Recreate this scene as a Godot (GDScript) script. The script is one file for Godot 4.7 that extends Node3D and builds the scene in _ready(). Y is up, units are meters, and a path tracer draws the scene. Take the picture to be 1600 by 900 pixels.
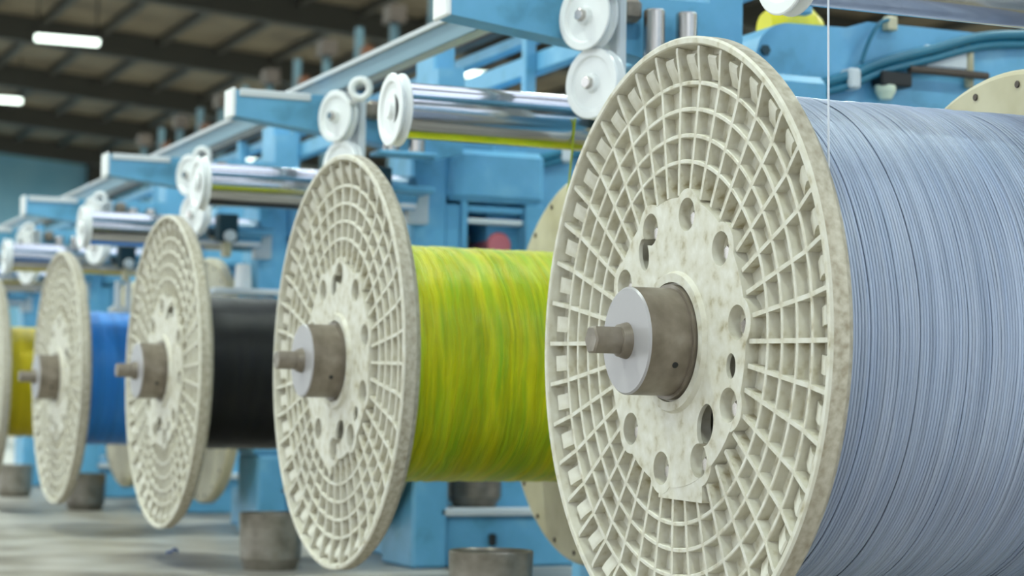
extends Node3D

# ---------------------------------------------------------------- layout
const R := 0.315            # flange radius
const FX := 0.988           # plane of the flange lips
const CY := 0.3873          # height of the spool axles
const Z0 := -1.9015         # first spool
const PITCH := 1.1048       # spacing of the row
var mat := {}
var taken := {}
var shared := {}

func zk(k: int) -> float:
	return Z0 - PITCH * k

# ---------------------------------------------------------------- mesh helpers
class MB:
	var v := PackedVector3Array()
	var n := PackedVector3Array()
	var c := PackedColorArray()
	var i := PackedInt32Array()
	var use_c := false
	func tri(a: int, b: int, d: int) -> void:
		var f := (v[b] - v[a]).cross(v[d] - v[a])
		if f.dot(n[a] + n[b] + n[d]) > 0.0:
			i.append(a); i.append(d); i.append(b)
		else:
			i.append(a); i.append(b); i.append(d)
	func vert(p: Vector3, nn: Vector3) -> int:
		v.append(p); n.append(nn)
		return v.size() - 1
	func quad(a: Vector3, b: Vector3, d: Vector3, e: Vector3, nn: Vector3) -> void:
		var k := v.size()
		for p in [a, b, d, e]:
			v.append(p); n.append(nn)
		tri(k, k + 1, k + 2); tri(k, k + 2, k + 3)
	func mesh() -> ArrayMesh:
		var arr := []
		arr.resize(Mesh.ARRAY_MAX)
		arr[Mesh.ARRAY_VERTEX] = v
		arr[Mesh.ARRAY_NORMAL] = n
		if use_c:
			arr[Mesh.ARRAY_COLOR] = c
		arr[Mesh.ARRAY_INDEX] = i
		var m := ArrayMesh.new()
		m.add_surface_from_arrays(Mesh.PRIMITIVE_TRIANGLES, arr)
		return m

# box with chamfered edges
func add_box(m: MB, lo: Vector3, hi: Vector3, bev := 0.0) -> void:
	var ce := (lo + hi) / 2.0
	var h := (hi - lo) / 2.0
	var b := minf(bev, minf(h.x, minf(h.y, h.z)) * 0.6)
	for ax in 3:
		var u := (ax + 1) % 3
		var w := (ax + 2) % 3
		for s in [-1.0, 1.0]:
			var nn := Vector3.ZERO
			nn[ax] = s
			var q := []
			for st in [[-1, -1], [1, -1], [1, 1], [-1, 1]]:
				var p := Vector3.ZERO
				p[ax] = s * h[ax]; p[u] = st[0] * (h[u] - b); p[w] = st[1] * (h[w] - b)
				q.append(ce + p)
			m.quad(q[0], q[1], q[2], q[3], nn)
	if b <= 0.0:
		return
	for ax in 3:
		var u := (ax + 1) % 3
		var w := (ax + 2) % 3
		for su in [-1.0, 1.0]:
			for sw in [-1.0, 1.0]:
				var nn := Vector3.ZERO
				nn[u] = su; nn[w] = sw
				nn = nn.normalized()
				var q := []
				for e in [[-1, 0], [1, 0], [1, 1], [-1, 1]]:
					var p := Vector3.ZERO
					p[ax] = e[0] * (h[ax] - b)
					p[u] = su * (h[u] if e[1] == 0 else h[u] - b)
					p[w] = sw * (h[w] - b if e[1] == 0 else h[w])
					q.append(ce + p)
				m.quad(q[0], q[1], q[2], q[3], nn)
	for sx in [-1.0, 1.0]:
		for sy in [-1.0, 1.0]:
			for sz in [-1.0, 1.0]:
				var nn := Vector3(sx, sy, sz).normalized()
				var k := m.v.size()
				m.vert(ce + Vector3(sx * h.x, sy * (h.y - b), sz * (h.z - b)), nn)
				m.vert(ce + Vector3(sx * (h.x - b), sy * h.y, sz * (h.z - b)), nn)
				m.vert(ce + Vector3(sx * (h.x - b), sy * (h.y - b), sz * h.z), nn)
				m.tri(k, k + 1, k + 2)

# profile of (along, radius) turned round an axis; outward is on the left of the walk
func add_lathe(m: MB, prof: Array, segs: int, at := Vector3.ZERO, basis := Basis.IDENTITY, smooth := false) -> void:
	var cnt := prof.size() - 1
	for s in cnt:
		var p: Vector2 = prof[s]
		var q: Vector2 = prof[s + 1]
		var d := (q - p)
		if d.length() < 1e-7:
			continue
		var n0 := Vector2(-d.y, d.x).normalized()
		var np := n0
		var nq := n0
		if smooth:
			if s > 0:
				var e: Vector2 = p - prof[s - 1]
				np = (n0 + Vector2(-e.y, e.x).normalized()).normalized()
			if s < cnt - 1:
				var e2: Vector2 = prof[s + 2] - q
				nq = (n0 + Vector2(-e2.y, e2.x).normalized()).normalized()
		var k := m.v.size()
		for j in segs + 1:
			var t := TAU * j / segs
			var cy := cos(t)
			var sz := sin(t)
			m.vert(at + basis * Vector3(p.x, p.y * cy, p.y * sz), basis * Vector3(np.x, np.y * cy, np.y * sz))
			m.vert(at + basis * Vector3(q.x, q.y * cy, q.y * sz), basis * Vector3(nq.x, nq.y * cy, nq.y * sz))
		for j in segs:
			var a := k + 2 * j
			if p.y > 1e-6:
				m.tri(a, a + 1, a + 2)
			if q.y > 1e-6:
				m.tri(a + 1, a + 3, a + 2)

const AX_Y := Basis(Vector3(0, 1, 0), Vector3(0, 0, 1), Vector3(1, 0, 0))   # lathe axis along y
const AX_Z := Basis(Vector3(0, 0, 1), Vector3(1, 0, 0), Vector3(0, 1, 0))   # lathe axis along z

func cyl_prof(a: float, b: float, r: float, ch := 0.0) -> Array:
	return [Vector2(a, 0), Vector2(a, r - ch), Vector2(a + ch, r), Vector2(b - ch, r), Vector2(b, r - ch), Vector2(b, 0)]

# polygon in the xy plane pulled along z
func add_prism(m: MB, poly: PackedVector2Array, za: float, zb: float) -> void:
	var ccw := not Geometry2D.is_polygon_clockwise(poly)
	var ids := Geometry2D.triangulate_polygon(poly)
	for z in [za, zb]:
		var nn := Vector3(0, 0, 1.0 if z == maxf(za, zb) else -1.0)
		var k := m.v.size()
		for p in poly:
			m.vert(Vector3(p.x, p.y, z), nn)
		for t in ids.size() / 3:
			m.tri(k + ids[3 * t], k + ids[3 * t + 1], k + ids[3 * t + 2])
	for s in poly.size():
		var p := poly[s]
		var q := poly[(s + 1) % poly.size()]
		var d := (q - p).normalized()
		var nn := Vector3(d.y, -d.x, 0) * (1.0 if ccw else -1.0)
		m.quad(Vector3(p.x, p.y, za), Vector3(q.x, q.y, za), Vector3(q.x, q.y, zb), Vector3(p.x, p.y, zb), nn)

func add_tube(m: MB, pts: Array, r: float, segs := 10) -> void:
	var curve := Curve3D.new()
	for q in pts.size():
		var tan_v: Vector3 = (pts[mini(q + 1, pts.size() - 1)] - pts[maxi(q - 1, 0)]) / 6.0
		curve.add_point(pts[q], -tan_v, tan_v)
	var line := []
	var steps := maxi(2, (pts.size() - 1) * 6) if pts.size() > 2 else 1
	for s in steps + 1:
		line.append(curve.sample_baked(curve.get_baked_length() * s / steps, true))
	var up := Vector3.UP
	var k := m.v.size()
	for s in line.size():
		var t: Vector3 = (line[mini(s + 1, line.size() - 1)] - line[maxi(s - 1, 0)]).normalized()
		if absf(t.dot(up)) > 0.9:
			up = Vector3.RIGHT
		var a := t.cross(up).normalized()
		var b := a.cross(t).normalized()
		up = b
		for j in segs:
			var w := TAU * j / segs
			var nn := a * cos(w) + b * sin(w)
			m.vert(line[s] + nn * r, nn)
	for s in line.size() - 1:
		for j in segs:
			var p := k + s * segs + j
			var q := k + s * segs + (j + 1) % segs
			m.tri(p, q, p + segs)
			m.tri(q, q + segs, p + segs)
	for e in [0, line.size() - 1]:
		var tdir: Vector3 = (line[1] - line[0]).normalized() * -1.0 if e == 0 else (line[-1] - line[-2]).normalized()
		var c0 := m.vert(line[e], tdir)
		var first := m.v.size()
		for j in segs:
			m.vert(m.v[k + e * segs + j], tdir)
		for j in segs:
			m.tri(c0, first + j, first + (j + 1) % segs)

# ---------------------------------------------------------------- node helpers
func numbered(called: String) -> String:
	var n: int = taken.get(called, -1) + 1
	taken[called] = n
	return called if n == 0 else "%s_%03d" % [called, n]

func tag(o: Node, label: String, category: String, group := "") -> void:
	o.set_meta("label", label)
	o.set_meta("category", category)
	if group:
		o.set_meta("group", group)

func thing(called: String, at: Vector3, label: String, category: String, group := "") -> Node3D:
	var o := Node3D.new()
	o.name = numbered(called)
	add_child(o)
	o.position = at
	tag(o, label, category, group)
	return o

func put(called: String, mesh: Mesh, material: Material, parent: Node3D, at := Vector3.ZERO, turn := Basis.IDENTITY) -> MeshInstance3D:
	var o := MeshInstance3D.new()
	o.name = called
	o.mesh = mesh
	o.material_override = material
	o.transform = Transform3D(turn, at)
	parent.add_child(o, true)
	return o

func top(called: String, mesh: Mesh, material: Material, at: Vector3, label: String, category: String, group := "") -> MeshInstance3D:
	var o := put(numbered(called), mesh, material, self, at)
	tag(o, label, category, group)
	return o

func struct(called: String, mesh: Mesh, material: Material, at := Vector3.ZERO) -> MeshInstance3D:
	var o := put(numbered(called), mesh, material, self, at)
	o.set_meta("kind", "structure")
	return o

func box_mesh(lo: Vector3, hi: Vector3, bev := 0.002) -> ArrayMesh:
	var m := MB.new()
	add_box(m, lo, hi, bev)
	return m.mesh()

func box_part(called: String, lo: Vector3, hi: Vector3, material: Material, parent: Node3D, bev := 0.003) -> MeshInstance3D:
	return put(called, box_mesh(lo, hi, bev), material, parent)

func lathe_mesh(prof: Array, segs: int, basis := Basis.IDENTITY, smooth := false) -> ArrayMesh:
	var m := MB.new()
	add_lathe(m, prof, segs, Vector3.ZERO, basis, smooth)
	return m.mesh()

# ---------------------------------------------------------------- materials
func noise_tex(size: int, freq: float, octaves: int, sd: int, stops: Array) -> ImageTexture:
	var nz := FastNoiseLite.new()
	nz.seed = sd
	nz.noise_type = FastNoiseLite.TYPE_SIMPLEX_SMOOTH
	nz.frequency = freq
	nz.fractal_octaves = octaves
	var src := nz.get_seamless_image(size, size)
	var g := Gradient.new()
	g.offsets = PackedFloat32Array(stops.map(func(s): return s[0]))
	g.colors = PackedColorArray(stops.map(func(s): return s[1]))
	var im := Image.create(size, size, false, Image.FORMAT_RGB8)
	for y in size:
		for x in size:
			im.set_pixel(x, y, g.sample(src.get_pixel(x, y).r))
	return ImageTexture.create_from_image(im)

func plain(col: Color, rough: float, metal := 0.0, spec := 0.5) -> StandardMaterial3D:
	var m := StandardMaterial3D.new()
	m.albedo_color = col
	m.roughness = rough
	m.metallic = metal
	m.metallic_specular = spec
	return m

func textured(tex: Texture2D, scale: float, rough: float, world := false, metal := 0.0) -> StandardMaterial3D:
	var m := plain(Color.WHITE, rough, metal)
	m.albedo_texture = tex
	m.uv1_triplanar = true
	m.uv1_world_triplanar = world
	m.uv1_scale = Vector3.ONE * scale
	return m

func make_materials() -> void:
	var cream := noise_tex(512, 0.012, 5, 3, [[0.0, Color(0.58, 0.535, 0.42)], [0.2, Color(0.72, 0.69, 0.605)], [0.38, Color(0.785, 0.765, 0.70)], [0.7, Color(0.815, 0.80, 0.75)], [1.0, Color(0.86, 0.85, 0.81)]])
	mat.cream = textured(cream, 6.0, 0.5)
	var worn := noise_tex(512, 0.03, 5, 9, [[0.0, Color(0.55, 0.50, 0.41)], [0.4, Color(0.67, 0.635, 0.56)], [0.65, Color(0.73, 0.70, 0.63)], [1.0, Color(0.80, 0.78, 0.72)]])
	mat.worn = textured(worn, 5.0, 0.6)
	var smooth_cream := noise_tex(256, 0.01, 4, 14, [[0.0, Color(0.68, 0.64, 0.50)], [0.5, Color(0.76, 0.725, 0.60)], [1.0, Color(0.81, 0.78, 0.66)]])
	mat.cream_inner = textured(smooth_cream, 3.0, 0.4)
	var blue := noise_tex(512, 0.008, 5, 21, [[0.0, Color(0.32, 0.56, 0.67)], [0.3, Color(0.38, 0.64, 0.78)], [0.7, Color(0.41, 0.67, 0.82)], [1.0, Color(0.49, 0.73, 0.85)]])
	mat.blue = textured(blue, 2.0, 0.42, true)
	mat.teal = plain(Color(0.10, 0.42, 0.52), 0.4)
	mat.chrome = plain(Color(0.80, 0.80, 0.81), 0.16, 1.0)
	mat.steel = plain(Color(0.74, 0.72, 0.70), 0.26, 1.0)
	mat.white = plain(Color(0.90, 0.91, 0.91), 0.3)
	mat.pale = plain(Color(0.80, 0.82, 0.83), 0.4)
	mat.tray = plain(Color(0.76, 0.78, 0.80), 0.6)
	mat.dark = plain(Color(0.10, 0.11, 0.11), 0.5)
	mat.dark_teal = plain(Color(0.07, 0.22, 0.26), 0.5)
	mat.brown = plain(Color(0.30, 0.25, 0.21), 0.55)
	mat.red = plain(Color(0.82, 0.44, 0.47), 0.45)
	mat.yellow = plain(Color(0.86, 0.80, 0.08), 0.4)
	mat.orange = plain(Color(0.40, 0.22, 0.09), 0.5)
	var cast := noise_tex(256, 0.02, 4, 31, [[0.0, Color(0.42, 0.38, 0.33)], [0.5, Color(0.50, 0.46, 0.41)], [1.0, Color(0.58, 0.545, 0.50)]])
	mat.cast = textured(cast, 6.0, 0.42, false, 0.25)
	var cup := noise_tex(256, 0.015, 4, 37, [[0.0, Color(0.40, 0.37, 0.32)], [0.5, Color(0.52, 0.495, 0.45)], [1.0, Color(0.62, 0.60, 0.56)]])
	mat.cup = textured(cup, 5.0, 0.35, false, 0.35)
	var conc := noise_tex(1024, 0.006, 6, 41, [[0.0, Color(0.44, 0.405, 0.36)], [0.35, Color(0.58, 0.55, 0.505)], [0.55, Color(0.655, 0.63, 0.59)], [0.75, Color(0.70, 0.68, 0.645)], [1.0, Color(0.76, 0.745, 0.72)]])
	mat.concrete = textured(conc, 0.45, 0.36, true)
	mat.concrete.metallic_specular = 0.4
	var sheet := noise_tex(256, 0.012, 4, 51, [[0.0, Color(0.40, 0.36, 0.31)], [0.5, Color(0.50, 0.46, 0.40)], [1.0, Color(0.57, 0.53, 0.46)]])
	mat.roof = textured(sheet, 0.3, 0.7, true)
	mat.girder = plain(Color(0.27, 0.27, 0.26), 0.6)
	var wall := noise_tex(256, 0.01, 3, 55, [[0.0, Color(0.50, 0.75, 0.89)], [1.0, Color(0.58, 0.80, 0.92)]])
	mat.wall = textured(wall, 0.3, 0.6, true)
	mat.wall_pale = plain(Color(0.72, 0.73, 0.72), 0.7)
	mat.post = plain(Color(0.32, 0.44, 0.48), 0.5)
	mat.wire = plain(Color.WHITE, 0.38)
	mat.wire.vertex_color_use_as_albedo = true
	mat.strand_white = plain(Color(0.82, 0.84, 0.88), 0.4)
	mat.strand_green = plain(Color(0.68, 0.74, 0.10), 0.4)
	mat.scrap = plain(Color(0.25, 0.36, 0.62), 0.4)
	mat.lamp = plain(Color(0.95, 0.97, 0.95), 0.5)
	mat.lamp.emission_enabled = true
	mat.lamp.emission = Color(0.93, 1.0, 0.95)
	mat.lamp.emission_energy_multiplier = 4.0
	mat.face = plain(Color(0.64, 0.625, 0.63), 0.4, 0.15)
	mat.tray_front = plain(Color(0.41, 0.54, 0.61), 0.5)
	mat.lens = plain(Color(0.92, 0.95, 0.85), 0.2)

# ---------------------------------------------------------------- spools
func winding(wid: float, rad: float, dia: float, segs: int, base: Color, other: Color, mix: float, wob: float, sd: int) -> ArrayMesh:
	var rng := RandomNumberGenerator.new()
	rng.seed = sd
	var nz := FastNoiseLite.new()
	nz.seed = sd
	nz.frequency = 1.0
	var m := MB.new()
	m.use_c = true
	var x0 := 0.0285
	var x1 := wid - 0.0005
	var cnt := int((x1 - x0) / dia)
	var step := (x1 - x0) / cnt
	var hb := base.srgb_to_linear()
	var ho := other.srgb_to_linear()
	var arcs := [-82.0, -38.0, 0.0, 38.0, 82.0]
	for t in cnt:
		var xc := x0 + step * (t + 0.5)
		var rj := rad + 0.0011 * nz.get_noise_1d(xc * 26.0) + rng.randf_range(-0.28, 0.28) * dia * 0.5
		if rng.randf() < 0.10:
			rj -= dia * 0.25
		var tone := rng.randf_range(0.86, 1.08)
		var own := rng.randf() * TAU
		var k := m.v.size()
		for j in segs + 1:
			var w := TAU * j / segs
			var cw := cos(w)
			var sw := sin(w)
			var xo := wob * nz.get_noise_3d(xc * 9.0, cw * 0.8, sw * 0.8)
			var edge := clampf(minf(xc - x0, x1 - xc) / 0.012, 0.0, 1.0)
			xo *= edge
			var rr := rj + 0.0009 * nz.get_noise_3d(xc * 60.0 + 40.0, cw * 1.6, sw * 1.6)
			var share := clampf(mix + 0.9 * nz.get_noise_3d(xc * 46.0, cw * 0.9 + 7.0, sw * 0.9) + 0.5 * nz.get_noise_2d(own * 9.0, w * 0.35), 0.0, 1.0)
			var col := hb.lerp(ho, share) * tone
			col.a = 1.0
			for a in arcs:
				var ar := deg_to_rad(a)
				var nx := sin(ar)
				var nr := cos(ar)
				var r := rr + dia * 0.5 * (nr - 1.0)
				m.v.append(Vector3(xc + xo + dia * 0.5 * nx, r * cw, r * sw))
				m.n.append(Vector3(nx, nr * cw, nr * sw))
				m.c.append(col)
		for j in segs:
			for a in 4:
				var p := k + j * 5 + a
				m.i.append(p); m.i.append(p + 1); m.i.append(p + 5)
				m.i.append(p + 1); m.i.append(p + 6); m.i.append(p + 5)
	return m.mesh()

func make_spool_meshes() -> void:
	var lip := [Vector2(0.0015, 0.3066), Vector2(0.0, 0.3078), Vector2(0.0, 0.3128), Vector2(0.0022, R), Vector2(0.0024, 0.313), Vector2(0.0275, 0.3045), Vector2(0.028, 0.296), Vector2(0.020, 0.296), Vector2(0.020, 0.3035), Vector2(0.0015, 0.3066)]
	shared.lip = lathe_mesh(lip, 160)
	shared.band = lathe_mesh([Vector2(0.0022, 0.3125), Vector2(0.0022, R), Vector2(0.0185, R), Vector2(0.0215, 0.3125), Vector2(0.028, 0.306), Vector2(0.028, 0.303)], 160)
	shared.web = lathe_mesh([Vector2(0.0205, 0.15), Vector2(0.0205, 0.2975), Vector2(0.0275, 0.2975), Vector2(0.0275, 0.15), Vector2(0.0205, 0.15)], 128)
	shared.rings = []
	for f in [0.593, 0.678, 0.764, 0.85]:
		var r: float = f * R
		var hw := 0.0023
		var tp := 0.0085
		shared.rings.append(lathe_mesh([Vector2(0.021, r - hw - 0.0006), Vector2(tp + 0.0008, r - hw), Vector2(tp, r - hw + 0.0008), Vector2(tp, r + hw - 0.0008), Vector2(tp + 0.0008, r + hw), Vector2(0.021, r + hw + 0.0006)], 128))
	# radial rib along +y; its crest climbs to the lip in the outer zone
	var m := MB.new()
	add_prism(m, PackedVector2Array([Vector2(0.0208, 0.152), Vector2(0.0085, 0.152), Vector2(0.0085, 0.268), Vector2(0.0065, 0.278), Vector2(0.0032, 0.300), Vector2(0.0032, 0.3052), Vector2(0.0208, 0.3035)]), -0.0023, 0.0023)
	shared.rib = m.mesh()
	m = MB.new()
	add_prism(m, PackedVector2Array([Vector2(0.0208, 0.2700), Vector2(0.0165, 0.2720), Vector2(0.0090, 0.2880), Vector2(0.0070, 0.2945), Vector2(0.0078, 0.2972), Vector2(0.0208, 0.2990)]), -0.0088, 0.0088)
	shared.gusset = m.mesh()
	shared.bolt = lathe_mesh(cyl_prof(-0.006, 0.001, 0.0085, 0.0015), 6)
	shared.stud = lathe_mesh(cyl_prof(-0.0018, 0.0, 0.0042, 0.0006), 12)
	shared.hub_ring = lathe_mesh([Vector2(0.006, 0.062), Vector2(0.001, 0.062), Vector2(0.001, 0.071), Vector2(0.0065, 0.074)], 72)
	shared.rear = lathe_mesh([Vector2(0, 0.06), Vector2(0, 0.3085), Vector2(0.003, 0.3125), Vector2(0.006, R), Vector2(0.024, R), Vector2(0.0265, 0.3125), Vector2(0.0265, 0.06), Vector2(0, 0.06)], 160)

func hub_plate() -> CSGCombiner3D:
	var root := CSGCombiner3D.new()
	root.name = "hub_plate"
	var turn := Basis(Vector3(0, 0, 1), PI / 2)   # csg axis y -> x
	var base := CSGCylinder3D.new()
	base.name = "disc"; base.radius = 0.475 * R; base.height = 0.021; base.sides = 72; base.material = mat.cream
	base.transform = Transform3D(turn, Vector3(0.0165, 0, 0))
	root.add_child(base)
	var pockets := []
	for q in 10:
		var a := deg_to_rad(80.0 - 36.0 * q)
		pockets.append(Vector2(sin(a), cos(a)) * 0.422 * R)     # (y, z)
	for p in pockets:
		var b := CSGCylinder3D.new()
		b.name = "boss"; b.radius = 0.085 * R; b.height = 0.0204; b.sides = 24; b.material = mat.cream
		b.transform = Transform3D(turn, Vector3(0.0164, p.x, p.y))
		root.add_child(b, true)
	var foot := CSGBox3D.new()
	foot.name = "foot"; foot.size = Vector3(0.0202, 0.03, 0.30 * R); foot.material = mat.cream
	foot.position = Vector3(0.0166, -0.465 * R, 0.06 * R)
	root.add_child(foot)
	for p in pockets:
		var h := CSGCylinder3D.new()
		h.name = "pocket"; h.radius = 0.055 * R; h.height = 0.016; h.sides = 28; h.material = mat.cream
		h.operation = CSGShape3D.OPERATION_SUBTRACTION
		h.transform = Transform3D(turn, Vector3(0.0115, p.x, p.y))
		root.add_child(h, true)
	# openings into the hollow drum: (y, z, half height, half width, turn)
	for o in [[-0.265, 0.225, 0.070, 0.052, 0.35, 0.025], [-0.077, 0.385, 0.040, 0.030, 0.0, 0.0155], [0.297, -0.229, 0.056, 0.036, -0.3, 0.0205]]:
		var relief := CSGCylinder3D.new()
		relief.name = "relief"; relief.radius = o[5]; relief.height = 0.04; relief.sides = 24; relief.material = mat.cream
		relief.operation = CSGShape3D.OPERATION_SUBTRACTION
		relief.transform = Transform3D(turn, Vector3(0.0305, o[0] * R * 0.97, o[1] * R * 0.97))
		root.add_child(relief, true)
		var h := CSGCylinder3D.new()
		h.name = "opening"; h.radius = 1.0; h.height = 0.06; h.sides = 24; h.material = mat.cream
		h.operation = CSGShape3D.OPERATION_SUBTRACTION
		var bs := Basis(Vector3(1, 0, 0), o[4]) * turn * Basis.from_scale(Vector3(o[2] * R, 1, o[3] * R))
		h.transform = Transform3D(bs, Vector3(0.015, o[0] * R, o[1] * R))
		root.add_child(h, true)
	var c := CSGCylinder3D.new()
	c.name = "bore"; c.radius = 0.050; c.height = 0.06; c.sides = 48; c.material = mat.cream
	c.operation = CSGShape3D.OPERATION_SUBTRACTION
	c.transform = Transform3D(turn, Vector3(0.015, 0, 0))
	root.add_child(c)
	return root

func make_spool(k: int, wid: float, label: String, wire_mesh: ArrayMesh, wire_r: float, wire_label: String, spin: float, core: Color) -> void:
	var s := thing("wire_spool", Vector3(FX, CY, zk(k)), label, "spool", "wire spools in a row")
	var f := Node3D.new()
	f.name = "front_flange"
	f.rotation.x = spin
	s.add_child(f)
	put("web", shared.web, mat.cream, f)
	put("rim", shared.lip, mat.cream, f)
	put("rim_band", shared.band, mat.worn, f)
	for q in 4:
		put("ring_rib", shared.rings[q], mat.cream, f)
	for q in 40:
		var a := TAU * q / 40.0
		put("radial_rib", shared.rib, mat.cream, f, Vector3.ZERO, Basis(Vector3(1, 0, 0), a))
		put("gusset", shared.gusset, mat.cream, f, Vector3.ZERO, Basis(Vector3(1, 0, 0), a + TAU / 80.0))
	f.add_child(hub_plate())
	put("hub_ring", shared.hub_ring, mat.cream, f)
	for q in 10:
		var a := deg_to_rad(80.0 - 36.0 * q)
		put("bolt", shared.bolt, mat.steel, f, Vector3(0.0195, sin(a) * 0.422 * R - 0.004, cos(a) * 0.422 * R))
	var w := put("wire_winding", wire_mesh, mat.wire, s)
	w.set_meta("label", wire_label)
	put("drum", lathe_mesh([Vector2(0.0276, wire_r - 0.003), Vector2(wid, wire_r - 0.003)], 96), plain(core, 0.5), s)
	put("barrel", lathe_mesh([Vector2(0.20, 0.0), Vector2(0.20, 0.141), Vector2(0.0278, 0.141), Vector2(0.0278, 0.145), Vector2(wid, 0.145)], 64), mat.cream, s)
	var rear := put("rear_flange", shared.rear, mat.cream_inner, s, Vector3(wid, 0, 0))
	for q in 24:
		var a := TAU * (q + 0.3) / 24.0
		put("stud", shared.stud, mat.brown, rear, Vector3(0, cos(a) * 0.945 * R, sin(a) * 0.945 * R))

func make_collar(k: int, which: String) -> void:
	var s := thing("locking_collar", Vector3(FX, CY, zk(k)), "brown grey metal locking collar with hex shaft on the " + which, "locking collar", "locking collars")
	var body := lathe_mesh([Vector2(-0.047, 0.0), Vector2(-0.047, 0.0555), Vector2(-0.002, 0.0555), Vector2(-0.002, 0.0595), Vector2(0.0055, 0.0595), Vector2(0.0055, 0.0495), Vector2(0.03, 0.0495), Vector2(0.03, 0.0)], 64)
	put("collar", body, mat.cast, s)
	put("collar_face", lathe_mesh([Vector2(-0.049, 0.0), Vector2(-0.049, 0.0535), Vector2(-0.047, 0.0553)], 64), mat.face, s)
	put("shaft", lathe_mesh(cyl_prof(-0.089, -0.047, 0.0155, 0.002), 6), mat.cast, s, Vector3.ZERO, Basis(Vector3(1, 0, 0), PI / 6))
	put("shaft_boss", lathe_mesh([Vector2(-0.062, 0.0), Vector2(-0.058, 0.0165), Vector2(-0.049, 0.019)], 32), mat.cast, s)
	for a in [-3.61, -0.3]:
		put("set_screw", lathe_mesh(cyl_prof(-0.001, 0.0012, 0.0032, 0.0004), 10, AX_Y), mat.dark, s, Vector3(-0.018, cos(a + PI / 2) * 0.0555, -sin(a + PI / 2) * 0.0555), Basis(Vector3(1, 0, 0), -(a + PI / 2)))

# ---------------------------------------------------------------- machines
func pulley_mesh(r: float, w: float) -> ArrayMesh:
	var h := w / 2.0
	return lathe_mesh([Vector2(-h - 0.004, 0.0), Vector2(-h - 0.004, r * 0.24), Vector2(-h + 0.003, r * 0.28), Vector2(-h + 0.004, r * 0.72), Vector2(-h, r * 0.78), Vector2(-h, r * 0.97), Vector2(-h + 0.001, r), Vector2(-h + 0.003, r), Vector2(-0.001, r * 0.84), Vector2(0.001, r * 0.84), Vector2(h - 0.003, r), Vector2(h - 0.001, r), Vector2(h, r * 0.97), Vector2(h, r * 0.78), Vector2(h - 0.004, r * 0.72), Vector2(h - 0.003, r * 0.28), Vector2(h + 0.004, r * 0.24), Vector2(h + 0.004, 0.0)], 48)

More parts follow.
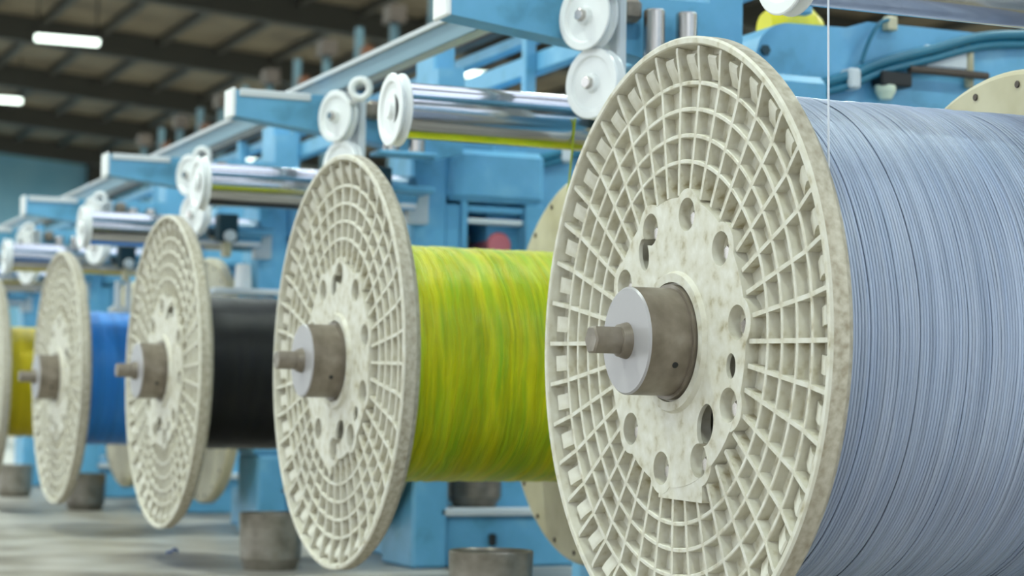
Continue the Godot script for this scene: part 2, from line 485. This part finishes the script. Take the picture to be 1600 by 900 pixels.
func make_machine(k: int, which: String) -> void:
	var t := thing("payoff_machine", Vector3(0, 0, zk(k)), "blue painted wire payoff machine with chrome roll behind the " + which, "machine", "payoff machines in a row")
	# stand
	box_part("base", Vector3(1.53, 0.0, -0.30), Vector3(2.25, 0.104, 0.2), mat.blue, t, 0.006)
	box_part("base_ledge", Vector3(1.515, 0.104, 0.03), Vector3(1.74, 0.12, 0.215), mat.pale, t)
	box_part("anchor_bolt", Vector3(1.625, 0.044, 0.198), Vector3(1.639, 0.068, 0.212), mat.dark, t)
	box_part("column_foot", Vector3(1.455, 0.0, 0.03), Vector3(1.53, 0.2, 0.215), mat.blue, t, 0.006)
	box_part("column", Vector3(1.445, 0.2, 0.06), Vector3(1.523, 0.875, 0.2), mat.blue, t, 0.006)
	box_part("gearbox", Vector3(1.523, 0.745, -0.12), Vector3(1.74, 0.852, 0.205), mat.blue, t, 0.012)
	box_part("gearbox_flange", Vector3(1.535, 0.852, 0.0), Vector3(1.63, 0.868, 0.19), mat.blue, t)
	box_part("side_panel", Vector3(1.523, 0.2, 0.05), Vector3(1.557, 0.738, 0.19), mat.blue, t)
	# recess with rungs
	box_part("recess_back", Vector3(1.557, 0.3, 0.03), Vector3(1.74, 0.745, 0.05), mat.blue, t)
	box_part("recess_frame", Vector3(1.557, 0.3, 0.05), Vector3(1.572, 0.745, 0.195), mat.blue, t)
	box_part("recess_frame", Vector3(1.70, 0.3, 0.05), Vector3(1.74, 0.745, 0.195), mat.blue, t)
	box_part("cross_bar", Vector3(1.572, 0.724, 0.14), Vector3(1.70, 0.738, 0.185), mat.blue, t)
	box_part("cross_bar", Vector3(1.572, 0.701, 0.15), Vector3(1.70, 0.712, 0.185), mat.white, t)
	put("tension_knob", lathe_mesh(cyl_prof(0.05, 0.165, 0.027, 0.004), 24, AX_Z), mat.red, t, Vector3(1.655, 0.66, 0))
	put("lever_box", box_mesh(Vector3(1.585, 0.64, 0.05), Vector3(1.612, 0.685, 0.11), 0.004), mat.cast, t)
	put("drive_motor", lathe_mesh([Vector2(0.12, 0.0), Vector2(0.12, 0.046), Vector2(0.14, 0.056), Vector2(0.27, 0.056), Vector2(0.28, 0.05), Vector2(0.28, 0.0)], 36, AX_Y), mat.cast, t, Vector3(1.627, 0, 0.12))
	put("spindle", lathe_mesh(cyl_prof(1.30, 1.4455, 0.047, 0.003), 32), mat.cast, t, Vector3(0, CY, 0))
	box_part("bearing_housing", Vector3(1.4455, 0.30, -0.1), Vector3(1.63, 0.475, 0.055), mat.blue, t, 0.012)
	# casing with a rounded shoulder
	var cm := MB.new()
	var poly := PackedVector2Array([Vector2(1.63, 0.12), Vector2(1.63, 0.875)])
	for q in 9:
		var a := PI - (PI / 2) * q / 8.0
		poly.append(Vector2(1.695 + 0.062 * cos(a), 0.885 + 0.058 * sin(a)))
	poly.append_array(PackedVector2Array([Vector2(1.80, 0.945), Vector2(1.84, 0.958), Vector2(2.25, 0.958), Vector2(2.25, 0.12)]))
	add_prism(cm, poly, -0.15, 0.155 if k != 1 else 0.155)
	put("casing", cm.mesh(), mat.blue, t)
	put("casing_bolt", lathe_mesh(cyl_prof(0.154, 0.161, 0.009, 0.001), 6, AX_Z), mat.dark_teal, t, Vector3(1.648, 0.895, 0))
	if k == 1:
		put("warning_cap", lathe_mesh([Vector2(-0.05, 0.0), Vector2(-0.05, 0.026), Vector2(-0.03, 0.04), Vector2(0.03, 0.04), Vector2(0.05, 0.026), Vector2(0.05, 0.0)], 32), mat.yellow, t, Vector3(1.752, 0.952, 0.06))
	# cables over the casing
	for q in [[0.0, 0.0085], [0.016, 0.0065]]:
		var cb := MB.new()
		var dy: float = q[0]
		add_tube(cb, [Vector3(1.66, 0.848 - dy, 0.166), Vector3(1.72, 0.842 - dy, 0.172), Vector3(1.79, 0.862 - dy, 0.178), Vector3(1.85, 0.888 - dy, 0.178), Vector3(1.95, 0.918 - dy, 0.174), Vector3(2.06, 0.95 - dy, 0.17), Vector3(2.2, 0.965 - dy, 0.166)], q[1])
		put("cable", cb.mesh(), mat.teal, t)
	var tc := MB.new()
	add_tube(tc, [Vector3(1.815, 0.885, 0.176), Vector3(1.83, 0.925, 0.178), Vector3(1.852, 0.953, 0.174), Vector3(1.875, 0.962, 0.168)], 0.0035, 8)
	put("thin_cable", tc.mesh(), mat.teal, t)
	put("cable_clip", box_mesh(Vector3(1.868, 0.945, 0.155), Vector3(1.888, 0.968, 0.172), 0.002), mat.cream_inner, t)
	put("cable_tie", box_mesh(Vector3(1.785, 0.84, 0.157), Vector3(1.808, 0.874, 0.19), 0.004), mat.pale, t)
	box_part("sensor", Vector3(1.846, 0.850, 0.156), Vector3(1.905, 0.874, 0.19), mat.dark, t)
	put("sensor_lens", lathe_mesh([Vector2(-0.022, 0.0), Vector2(-0.022, 0.010), Vector2(-0.010, 0.017), Vector2(0.0, 0.018)], 24, AX_Y), mat.lens, t, Vector3(1.864, 0.852, 0.172))
	put("guide_rod", lathe_mesh(cyl_prof(1.905, 2.06, 0.0065, 0.001), 14), mat.brown, t, Vector3(0, 0.882, 0.178))
	box_part("terminal_plate", Vector3(1.945, 0.891, 0.155), Vector3(2.028, 0.928, 0.168), mat.pale, t)
	box_part("terminal_post", Vector3(2.028, 0.862, 0.155), Vector3(2.04, 0.935, 0.17), mat.cream_inner, t)
	# arm over the row
	var am := MB.new()
	add_prism(am, PackedVector2Array([Vector2(1.034, 0.863), Vector2(1.034, 0.912), Vector2(1.44, 0.916), Vector2(1.44, 0.985), Vector2(1.495, 0.99), Vector2(1.495, 0.82), Vector2(1.44, 0.805), Vector2(1.30, 0.832)]), 0.305, 0.355)
	put("arm", am.mesh(), mat.blue, t)
	box_part("arm_end_cap", Vector3(1.026, 0.861, 0.302), Vector3(1.034, 0.916, 0.358), mat.white, t)
	box_part("arm_top_strip", Vector3(1.040, 0.9, 0.355), Vector3(1.18, 0.914, 0.361), mat.pale, t)
	box_part("arm_post", Vector3(1.45, 0.84, 0.2), Vector3(1.495, 1.05, 0.305), mat.blue, t, 0.005)
	# guide pulleys on the arm
	var yaw := Basis(Vector3.UP, deg_to_rad(20.0))
	for q in [[0.866, 0.049, 1.216], [0.772, 0.050, 1.228]]:
		var pl := put("guide_pulley", pulley_mesh(q[1], 0.02), mat.white, t, Vector3(q[2], q[0], 0.415), yaw)
		put("axle_nut", lathe_mesh(cyl_prof(-0.021, -0.012, 0.009, 0.001), 6), mat.steel, pl)
	box_part("pulley_bracket", Vector3(1.250, 0.75, 0.355), Vector3(1.264, 0.905, 0.44), mat.pale, t)
	put("bearing_block", box_mesh(Vector3(1.285, 0.872, 0.355), Vector3(1.318, 0.908, 0.385), 0.008), mat.cast, t)
	var rg := MB.new()
	var tor := []
	for q in 17:
		var a := TAU * q / 16.0
		tor.append(Vector2(-0.006 * cos(a), 0.0165 - 0.0065 * sin(a)))
	add_lathe(rg, tor, 32, Vector3.ZERO, Basis.IDENTITY, true)
	put("eyelet", rg.mesh(), mat.white, t, Vector3(1.19, 0.888, 0.62), Basis(Vector3.UP, deg_to_rad(58.0)))
	var er := MB.new()
	add_tube(er, [Vector3(1.245, 0.895, 0.355), Vector3(1.205, 0.878, 0.61)], 0.005, 8)
	put("eyelet_rod", er.mesh(), mat.steel, t)
	# chrome roll with its end pulley
	var ro := put("chrome_roll", lathe_mesh(cyl_prof(1.02, 1.4455, 0.041, 0.002), 64), mat.chrome, t, Vector3(0, 0.748, 0.2))
	var ep := put("roll_pulley", pulley_mesh(0.053, 0.018), mat.white, ro, Vector3(1.01, 0, 0))
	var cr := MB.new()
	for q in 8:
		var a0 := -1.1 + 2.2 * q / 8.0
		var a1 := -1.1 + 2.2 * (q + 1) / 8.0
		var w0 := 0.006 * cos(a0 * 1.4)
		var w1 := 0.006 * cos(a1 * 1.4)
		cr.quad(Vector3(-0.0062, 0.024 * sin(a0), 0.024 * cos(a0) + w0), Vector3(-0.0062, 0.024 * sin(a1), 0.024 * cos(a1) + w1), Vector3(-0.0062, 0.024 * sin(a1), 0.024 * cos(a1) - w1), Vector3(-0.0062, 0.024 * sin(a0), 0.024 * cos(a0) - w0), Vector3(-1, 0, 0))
	put("slot_shade", cr.mesh(), mat.dark, ep)  # flat dark crescent on the face, painting the shade of a recess
	# upright guide rollers
	box_part("roller_plate", Vector3(1.30, 0.802, 0.355), Vector3(1.42, 0.81, 0.41), mat.blue, t)
	for x in [1.334, 1.386]:
		put("upright_roller", lathe_mesh(cyl_prof(0.81, 0.891, 0.0155, 0.002), 32, AX_Y), mat.steel, t, Vector3(x, 0, 0.385))
	# shelf with guide tubes and a sensor
	box_part("shelf", Vector3(1.30, 0.594, 0.245), Vector3(1.515, 0.608, 0.33), mat.pale, t)
	box_part("shelf_arm", Vector3(1.455, 0.574, 0.2), Vector3(1.51, 0.594, 0.32), mat.blue, t)
	for x in ([] if k == 3 else [1.318, 1.348]):
		put("guide_tube", lathe_mesh(cyl_prof(0.608, 0.685, 0.0095, 0.001), 20, AX_Y), mat.pale, t, Vector3(x, 0, 0.29))
	box_part("wire_detector", Vector3(1.315, 0.722, 0.27), Vector3(1.365, 0.79, 0.31), mat.dark_teal, t)
	put("detector_lens", lathe_mesh(cyl_prof(0.31, 0.325, 0.015, 0.003), 20, AX_Z), mat.pale, t, Vector3(1.342, 0.735, 0))
	box_part("detector_bracket", Vector3(1.33, 0.685, 0.275), Vector3(1.35, 0.722, 0.305), mat.cream_inner, t)
	box_part("detector_arm", Vector3(1.365, 0.745, 0.19), Vector3(1.46, 0.757, 0.30), mat.blue, t)
	box_part("relay_box", Vector3(1.43, 0.69, 0.2), Vector3(1.475, 0.755, 0.225), mat.pale, t)
	box_part("relay_lid", Vector3(1.425, 0.755, 0.2), Vector3(1.48, 0.766, 0.23), mat.dark_teal, t)

# ---------------------------------------------------------------- scene
func _ready() -> void:
	# camera
	var psi := 0.4034
	var pit := 0.0611
	var rol := 0.0146
	var fw := Vector3(sin(psi) * cos(pit), sin(pit), -cos(psi) * cos(pit))
	var rt := Vector3(cos(psi), 0, sin(psi))
	var up := rt.cross(fw)
	var cam := Camera3D.new()
	cam.name = "camera"
	add_child(cam)
	var r2 := rt * cos(rol) + up * sin(rol)
	var u2 := up * cos(rol) - rt * sin(rol)
	cam.transform = Transform3D(Basis(r2, u2, -fw), Vector3(0, 0.31, 0))
	cam.fov = rad_to_deg(2.0 * atan(450.0 / 3237.2))
	cam.near = 0.05
	cam.far = 200.0
	var at := CameraAttributesPhysical.new()
	at.frustum_focal_length = 86.33
	at.frustum_focus_distance = 2.08
	at.exposure_aperture = 9.0
	cam.attributes = at
	cam.fov = rad_to_deg(2.0 * atan(450.0 / 3237.2))
	cam.current = true
	# daylight beyond the doors
	var we := WorldEnvironment.new()
	we.name = "environment"
	var env := Environment.new()
	env.background_mode = Environment.BG_SKY
	var sky := Sky.new()
	var sm := ProceduralSkyMaterial.new()
	sm.sky_top_color = Color(0.76, 0.81, 0.88)
	sm.sky_horizon_color = Color(0.88, 0.90, 0.91)
	sm.ground_bottom_color = Color(0.40, 0.39, 0.37)
	sm.ground_horizon_color = Color(0.62, 0.62, 0.60)
	sm.energy_multiplier = 4.0
	sky.sky_material = sm
	env.sky = sky
	env.tonemap_mode = Environment.TONE_MAPPER_LINEAR
	env.tonemap_exposure = 0.95
	env.sdfgi_enabled = true
	env.ssao_enabled = true
	env.ssil_enabled = true
	we.environment = env
	add_child(we)
	make_materials()
	build_hall()
	build_lamps()
	build_row()
	build_floor_things()

func build_hall() -> void:
	# x -9 .. 24, z 9 .. -45
	struct("floor", box_mesh(Vector3(-9.3, -0.3, -45.3), Vector3(24.3, 0.0, 9.3), 0.0), mat.concrete)
	# pitched roof, falling towards +x
	var roof := struct("ceiling", roof_piece(-9.4, -7.6, -45.4, 9.4), mat.roof)
	for span in [[-7.6, -6.4, false], [-6.4, -4.0, true], [-4.0, 1.6, false], [1.6, 4.8, true], [4.8, 24.4, false]]:
		if span[2]:
			for q in 4:
				put("roof_sheet", roof_piece(span[0], span[1], 9.4 - 6.0 * q - 1.2, 9.4 - 6.0 * q), mat.roof, roof)
			put("roof_sheet", roof_piece(span[0], span[1], -45.4, -14.6), mat.roof, roof)
		else:
			put("roof_sheet", roof_piece(span[0], span[1], -45.4, 9.4), mat.roof, roof)
	for q in 13:
		var z := -43.3 + 4.2 * q
		var g := MB.new()
		add_prism(g, PackedVector2Array([Vector2(-9.0, 6.75), Vector2(24.0, 4.28), Vector2(24.0, 4.66), Vector2(-9.0, 7.13)]), z - 0.1, z + 0.1)
		put("girder", g.mesh(), mat.girder, roof)
	for q in 37:
		var x := -8.6 + 0.88 * q
		var y := 7.12 - (x + 9.0) * 2.53 / 33.8
		put("purlin", box_mesh(Vector3(x - 0.05, y - 0.11, -45.0), Vector3(x + 0.05, y + 0.02, 9.0), 0.0), mat.girder, roof)
	struct("wall_far", box_mesh(Vector3(-9.3, 0, -45.3), Vector3(24.3, 7.2, -45.0), 0.0), mat.wall)
	struct("wall_right", box_mesh(Vector3(24.0, 0, -45.0), Vector3(24.3, 5.0, 9.0), 0.0), mat.wall_pale)
	for x in [9.35]:
		struct("trim_1", box_mesh(Vector3(x - 0.28, 0, -44.98), Vector3(x + 0.28, 6.0, -44.6), 0.01), mat.girder)
	# side wall with wide loading doors, back wall with a window band
	var wl := MB.new()
	add_box(wl, Vector3(-9.3, 4.2, -45.0), Vector3(-9.0, 7.3, 9.0))
	add_box(wl, Vector3(-9.3, 0, -45.0), Vector3(-9.0, 4.2, -43.5))  # unseen door opening past this end piece, added to brighten the far wall
	for q in 8:
		var z := -37.0 + 6.0 * q if q < 2 else -30.0 + 7.0 * (q - 1)
		add_box(wl, Vector3(-9.3, 0, z - 1.0), Vector3(-9.0, 4.2, z + 1.0))
	add_box(wl, Vector3(-9.3, 0, 8.0), Vector3(-9.0, 4.2, 9.0))
	struct("wall_left", wl.mesh(), mat.wall_pale)
	var wb := MB.new()
	add_box(wb, Vector3(-9.3, 0, 9.0), Vector3(24.3, 1.0, 9.3))
	add_box(wb, Vector3(-9.3, 4.8, 9.0), Vector3(24.3, 7.3, 9.3))
	for q in 7:
		var x := -9.3 + 5.5 * q
		add_box(wb, Vector3(x, 1.0, 9.0), Vector3(x + 1.0, 4.8, 9.3))
	struct("wall_back", wb.mesh(), mat.wall_pale)

func roof_piece(xa: float, xb: float, za: float, zb: float) -> ArrayMesh:
	var f := func(x: float) -> float: return 7.15 - (x + 9.4) * 2.53 / 33.8
	var m := MB.new()
	add_prism(m, PackedVector2Array([Vector2(xa, f.call(xa)), Vector2(xb, f.call(xb)), Vector2(xb, f.call(xb) + 0.18), Vector2(xa, f.call(xa) + 0.18)]), za, zb)
	return m.mesh()

func build_lamps() -> void:
	var body := box_mesh(Vector3(-0.43, -0.04, -0.05), Vector3(0.43, 0.04, 0.05), 0.01)
	var hood := box_mesh(Vector3(-0.45, 0.04, -0.07), Vector3(0.45, 0.06, 0.07), 0.004)
	for ix in 5:
		for iz in 8:
			var p := Vector3(-6.64 + 6.0 * ix, 5.31, -40.1 + 6.0 * iz)
			if p.x > 13.0:
				p.y = 4.6
			if p.x > 17.0:
				p.y = 4.3
			var t := thing("tube_lamp", p, "white LED tube lamp hanging from the dark roof", "lamp", "roof lamps")
			put("diffuser", body, mat.lamp, t)
			put("hood", hood, mat.girder, t)
			var y_roof := 7.15 - (p.x + 9.4) * 2.53 / 33.8
			for s in [-0.4, 0.4]:
				put("hanger", box_mesh(Vector3(s - 0.012, 0.06, -0.012), Vector3(s + 0.012, y_roof - p.y + 0.01, 0.012), 0.0), mat.girder, t)
			var l := AreaLight3D.new()
			l.name = "tube_light"
			l.area_size = Vector2(0.86, 0.10)
			l.rotation.x = -PI / 2
			l.position.y = -0.055
			l.light_color = Color(0.94, 1.0, 0.96)
			l.light_energy = 18.0
			l.area_range = 60.0
			l.area_attenuation = 2.0
			l.shadow_enabled = true
			t.add_child(l)

func build_row() -> void:
	make_spool_meshes()
	var kinds := [
		["grey wire spool", "cream ribbed plastic spool wound full with pale grey wire", 0.262, 0.0034, 176, Color(0.59, 0.64, 0.735), Color(0.65, 0.69, 0.77), 0.5, 0.0020, "pale grey insulated wire in close turns"],
		["yellow and green wire spool", "cream ribbed plastic spool wound with yellow and green striped wire", 0.182, 0.0036, 128, Color(0.83, 0.82, 0.03), Color(0.58, 0.75, 0.08), 0.3, 0.012, "yellow wire with green stripe in uneven turns"],
		["black wire spool", "cream ribbed plastic spool wound with black wire", 0.155, 0.0042, 96, Color(0.07, 0.07, 0.075), Color(0.10, 0.10, 0.105), 0.5, 0.003, "black insulated wire"],
		["blue wire spool", "cream ribbed plastic spool wound with bright blue wire", 0.167, 0.0042, 96, Color(0.16, 0.50, 0.82), Color(0.22, 0.56, 0.86), 0.5, 0.003, "bright blue insulated wire"],
		["plain yellow wire spool", "cream ribbed plastic spool wound with plain yellow wire", 0.165, 0.0042, 96, Color(0.82, 0.74, 0.04), Color(0.86, 0.78, 0.08), 0.5, 0.003, "plain yellow insulated wire"],
	]
	var spins := [0.02, 0.5, 0.9, 1.7, 2.3]
	for k in 5:
		var d: Array = kinds[k]
		var wid := 0.375 if k == 3 else 0.42
		make_spool(k, wid, d[1], winding(wid, d[2], d[3], d[4], d[5], d[6], d[7], d[8], 11 + k), d[2], d[9], spins[k], d[5])
		make_collar(k, d[0])
	var names := ["grey wire spool", "yellow and green wire spool", "black wire spool", "blue wire spool", "plain yellow wire spool"]
	for k in 7:
		make_machine(k, names[k] if k < 5 else ["row end, after the yellow wire", "row end, last of all"][k - 5])
	# tray along the row
	var tm := MB.new()
	add_box(tm, Vector3(1.222, 0.917, -9.2), Vector3(1.240, 0.922, -0.9), 0.001)
	add_box(tm, Vector3(1.240, 0.917, -9.2), Vector3(1.245, 0.955, -0.9), 0.001)
	add_box(tm, Vector3(1.208, 0.949, -9.2), Vector3(1.224, 0.958, -0.9), 0.001)
	var tray := thing("cable_tray", Vector3.ZERO, "long pale grey cable tray with blue grey front lying across the blue arms", "cable tray")
	put("channel", tm.mesh(), mat.tray, tray)
	box_part("front_strip", Vector3(1.215, 0.917, -9.2), Vector3(1.219, 0.953, -0.9), mat.tray_front, tray, 0.0)
	# rail on posts behind the machines
	var rf := thing("rail_frame", Vector3.ZERO, "blue steel rail on slim posts running behind the payoff machines", "rail")
	box_part("rail", Vector3(1.735, 1.099, -9.6), Vector3(1.765, 1.125, -1.0), mat.blue, rf)
	box_part("lower_rail", Vector3(1.735, 1.03, -9.6), Vector3(1.765, 1.072, -1.0), mat.blue, rf)
	for q in 11:
		var z := -1.754 - 0.5524 * q
		box_part("post", Vector3(1.71, 0.96, z - 0.012), Vector3(1.735, 1.14, z + 0.012), mat.blue, rf)
	box_part("upper_rail", Vector3(1.71, 1.14, -9.6), Vector3(1.745, 1.17, -1.0), mat.brown, rf)
	# second line of machines further back
	for q in 7:
		var z := -8.8 - 1.6 * q
		var c := thing("rear_cabinet", Vector3(3.3, 0, z), "blue machine cabinet in the line behind the payoff machines", "cabinet", "cabinets behind the row")
		box_part("body", Vector3(0, 0.06, -0.7), Vector3(0.7, 1.3, 0.7), mat.blue, c, 0.01)
		box_part("plinth", Vector3(0.04, 0, -0.68), Vector3(0.66, 0.06, 0.68), mat.dark, c)
		box_part("door", Vector3(-0.015, 0.2, -0.6), Vector3(0, 1.2, 0.55), mat.blue, c)
	var sf := thing("upright_frame", Vector3(4.05, 0, 0), "tall blue grey frame of upright posts beyond the cabinets", "frame")
	for q in 12:
		var z := -10.66 - 0.635 * q
		box_part("post", Vector3(-0.022, 0, z - 0.022), Vector3(0.022, 2.66 if q % 2 == 0 else 2.58, z + 0.022), mat.post, sf)
		if q % 2 == 1:
			box_part("post_cap", Vector3(-0.05, 2.58, z - 0.07), Vector3(0.05, 2.68, z + 0.07), mat.brown, sf)
		else:
			box_part("orange_guide", Vector3(-0.03, 2.40, z + 0.10), Vector3(0.03, 2.52, z + 0.19), mat.orange, sf)
	box_part("top_rail", Vector3(-0.02, 2.3, -17.9), Vector3(0.02, 2.40, -10.4), mat.dark_teal, sf)

func build_floor_things() -> void:
	var cup := lathe_mesh([Vector2(0.006, 0.0), Vector2(0.006, 0.0535), Vector2(0.108, 0.0575), Vector2(0.111, 0.059), Vector2(0.111, 0.061), Vector2(0.109, 0.0625), Vector2(0.022, 0.060), Vector2(0.0, 0.051), Vector2(0.0, 0.0)].map(func(v): return v), 48, AX_Y)
	var where := ["under the yellow and green wire spool", "under the black wire spool", "behind the blue wire spool", "behind the plain yellow wire spool"]
	var spots := [Vector3(1.18, 0, -2.829), Vector3(1.18, 0, -3.957), Vector3(1.311, 0, -6.388), Vector3(1.263, 0, -7.358)]
	for q in 4:
		top("metal_cup", cup, mat.cup, spots[q], "brown grey metal cup standing open on the concrete " + where[q], "cup", "metal cups on the floor")
	var wc := lathe_mesh([Vector2(0.0, 0.0), Vector2(0.0, 0.019), Vector2(0.006, 0.021), Vector2(0.058, 0.0185), Vector2(0.062, 0.016), Vector2(0.062, 0.0)], 28, AX_Y)
	top("white_bobbin", wc.duplicate(), mat.white, Vector3(1.386, 0.608, zk(3) + 0.285), "small white bobbin standing on the pale shelf behind the blue wire spool", "bobbin")
	# strands running up to the rolls
	var s0 := MB.new()
	add_tube(s0, [Vector3(1.028, 0.387 + 0.098, zk(0) + 0.2445), Vector3(1.026, 0.79, zk(0) + 0.2435)], 0.0011, 8)
	top("wire_strand", s0.mesh(), mat.strand_white, Vector3.ZERO, "thin white wire strand rising from the grey wire spool to its roll", "wire")
	var s1 := MB.new()
	add_tube(s1, [Vector3(1.305, 0.387 + 0.13, zk(1) + 0.134), Vector3(1.275, 0.748, zk(1) + 0.2475)], 0.0016, 8)
	top("wire_strand", s1.mesh(), mat.strand_green, Vector3.ZERO, "thin yellow green wire strand rising from the striped spool to its roll", "wire")
	var sc := MB.new()
	add_tube(sc, [Vector3(-0.014, 0.003, 0.0), Vector3(-0.004, 0.005, 0.004), Vector3(0.005, 0.010, 0.0), Vector3(0.012, 0.003, -0.006)], 0.003, 8)
	top("wire_scrap", sc.mesh(), mat.scrap, Vector3(1.10, 0, -4.42), "short curled scrap of blue wire lying on the concrete", "scrap")
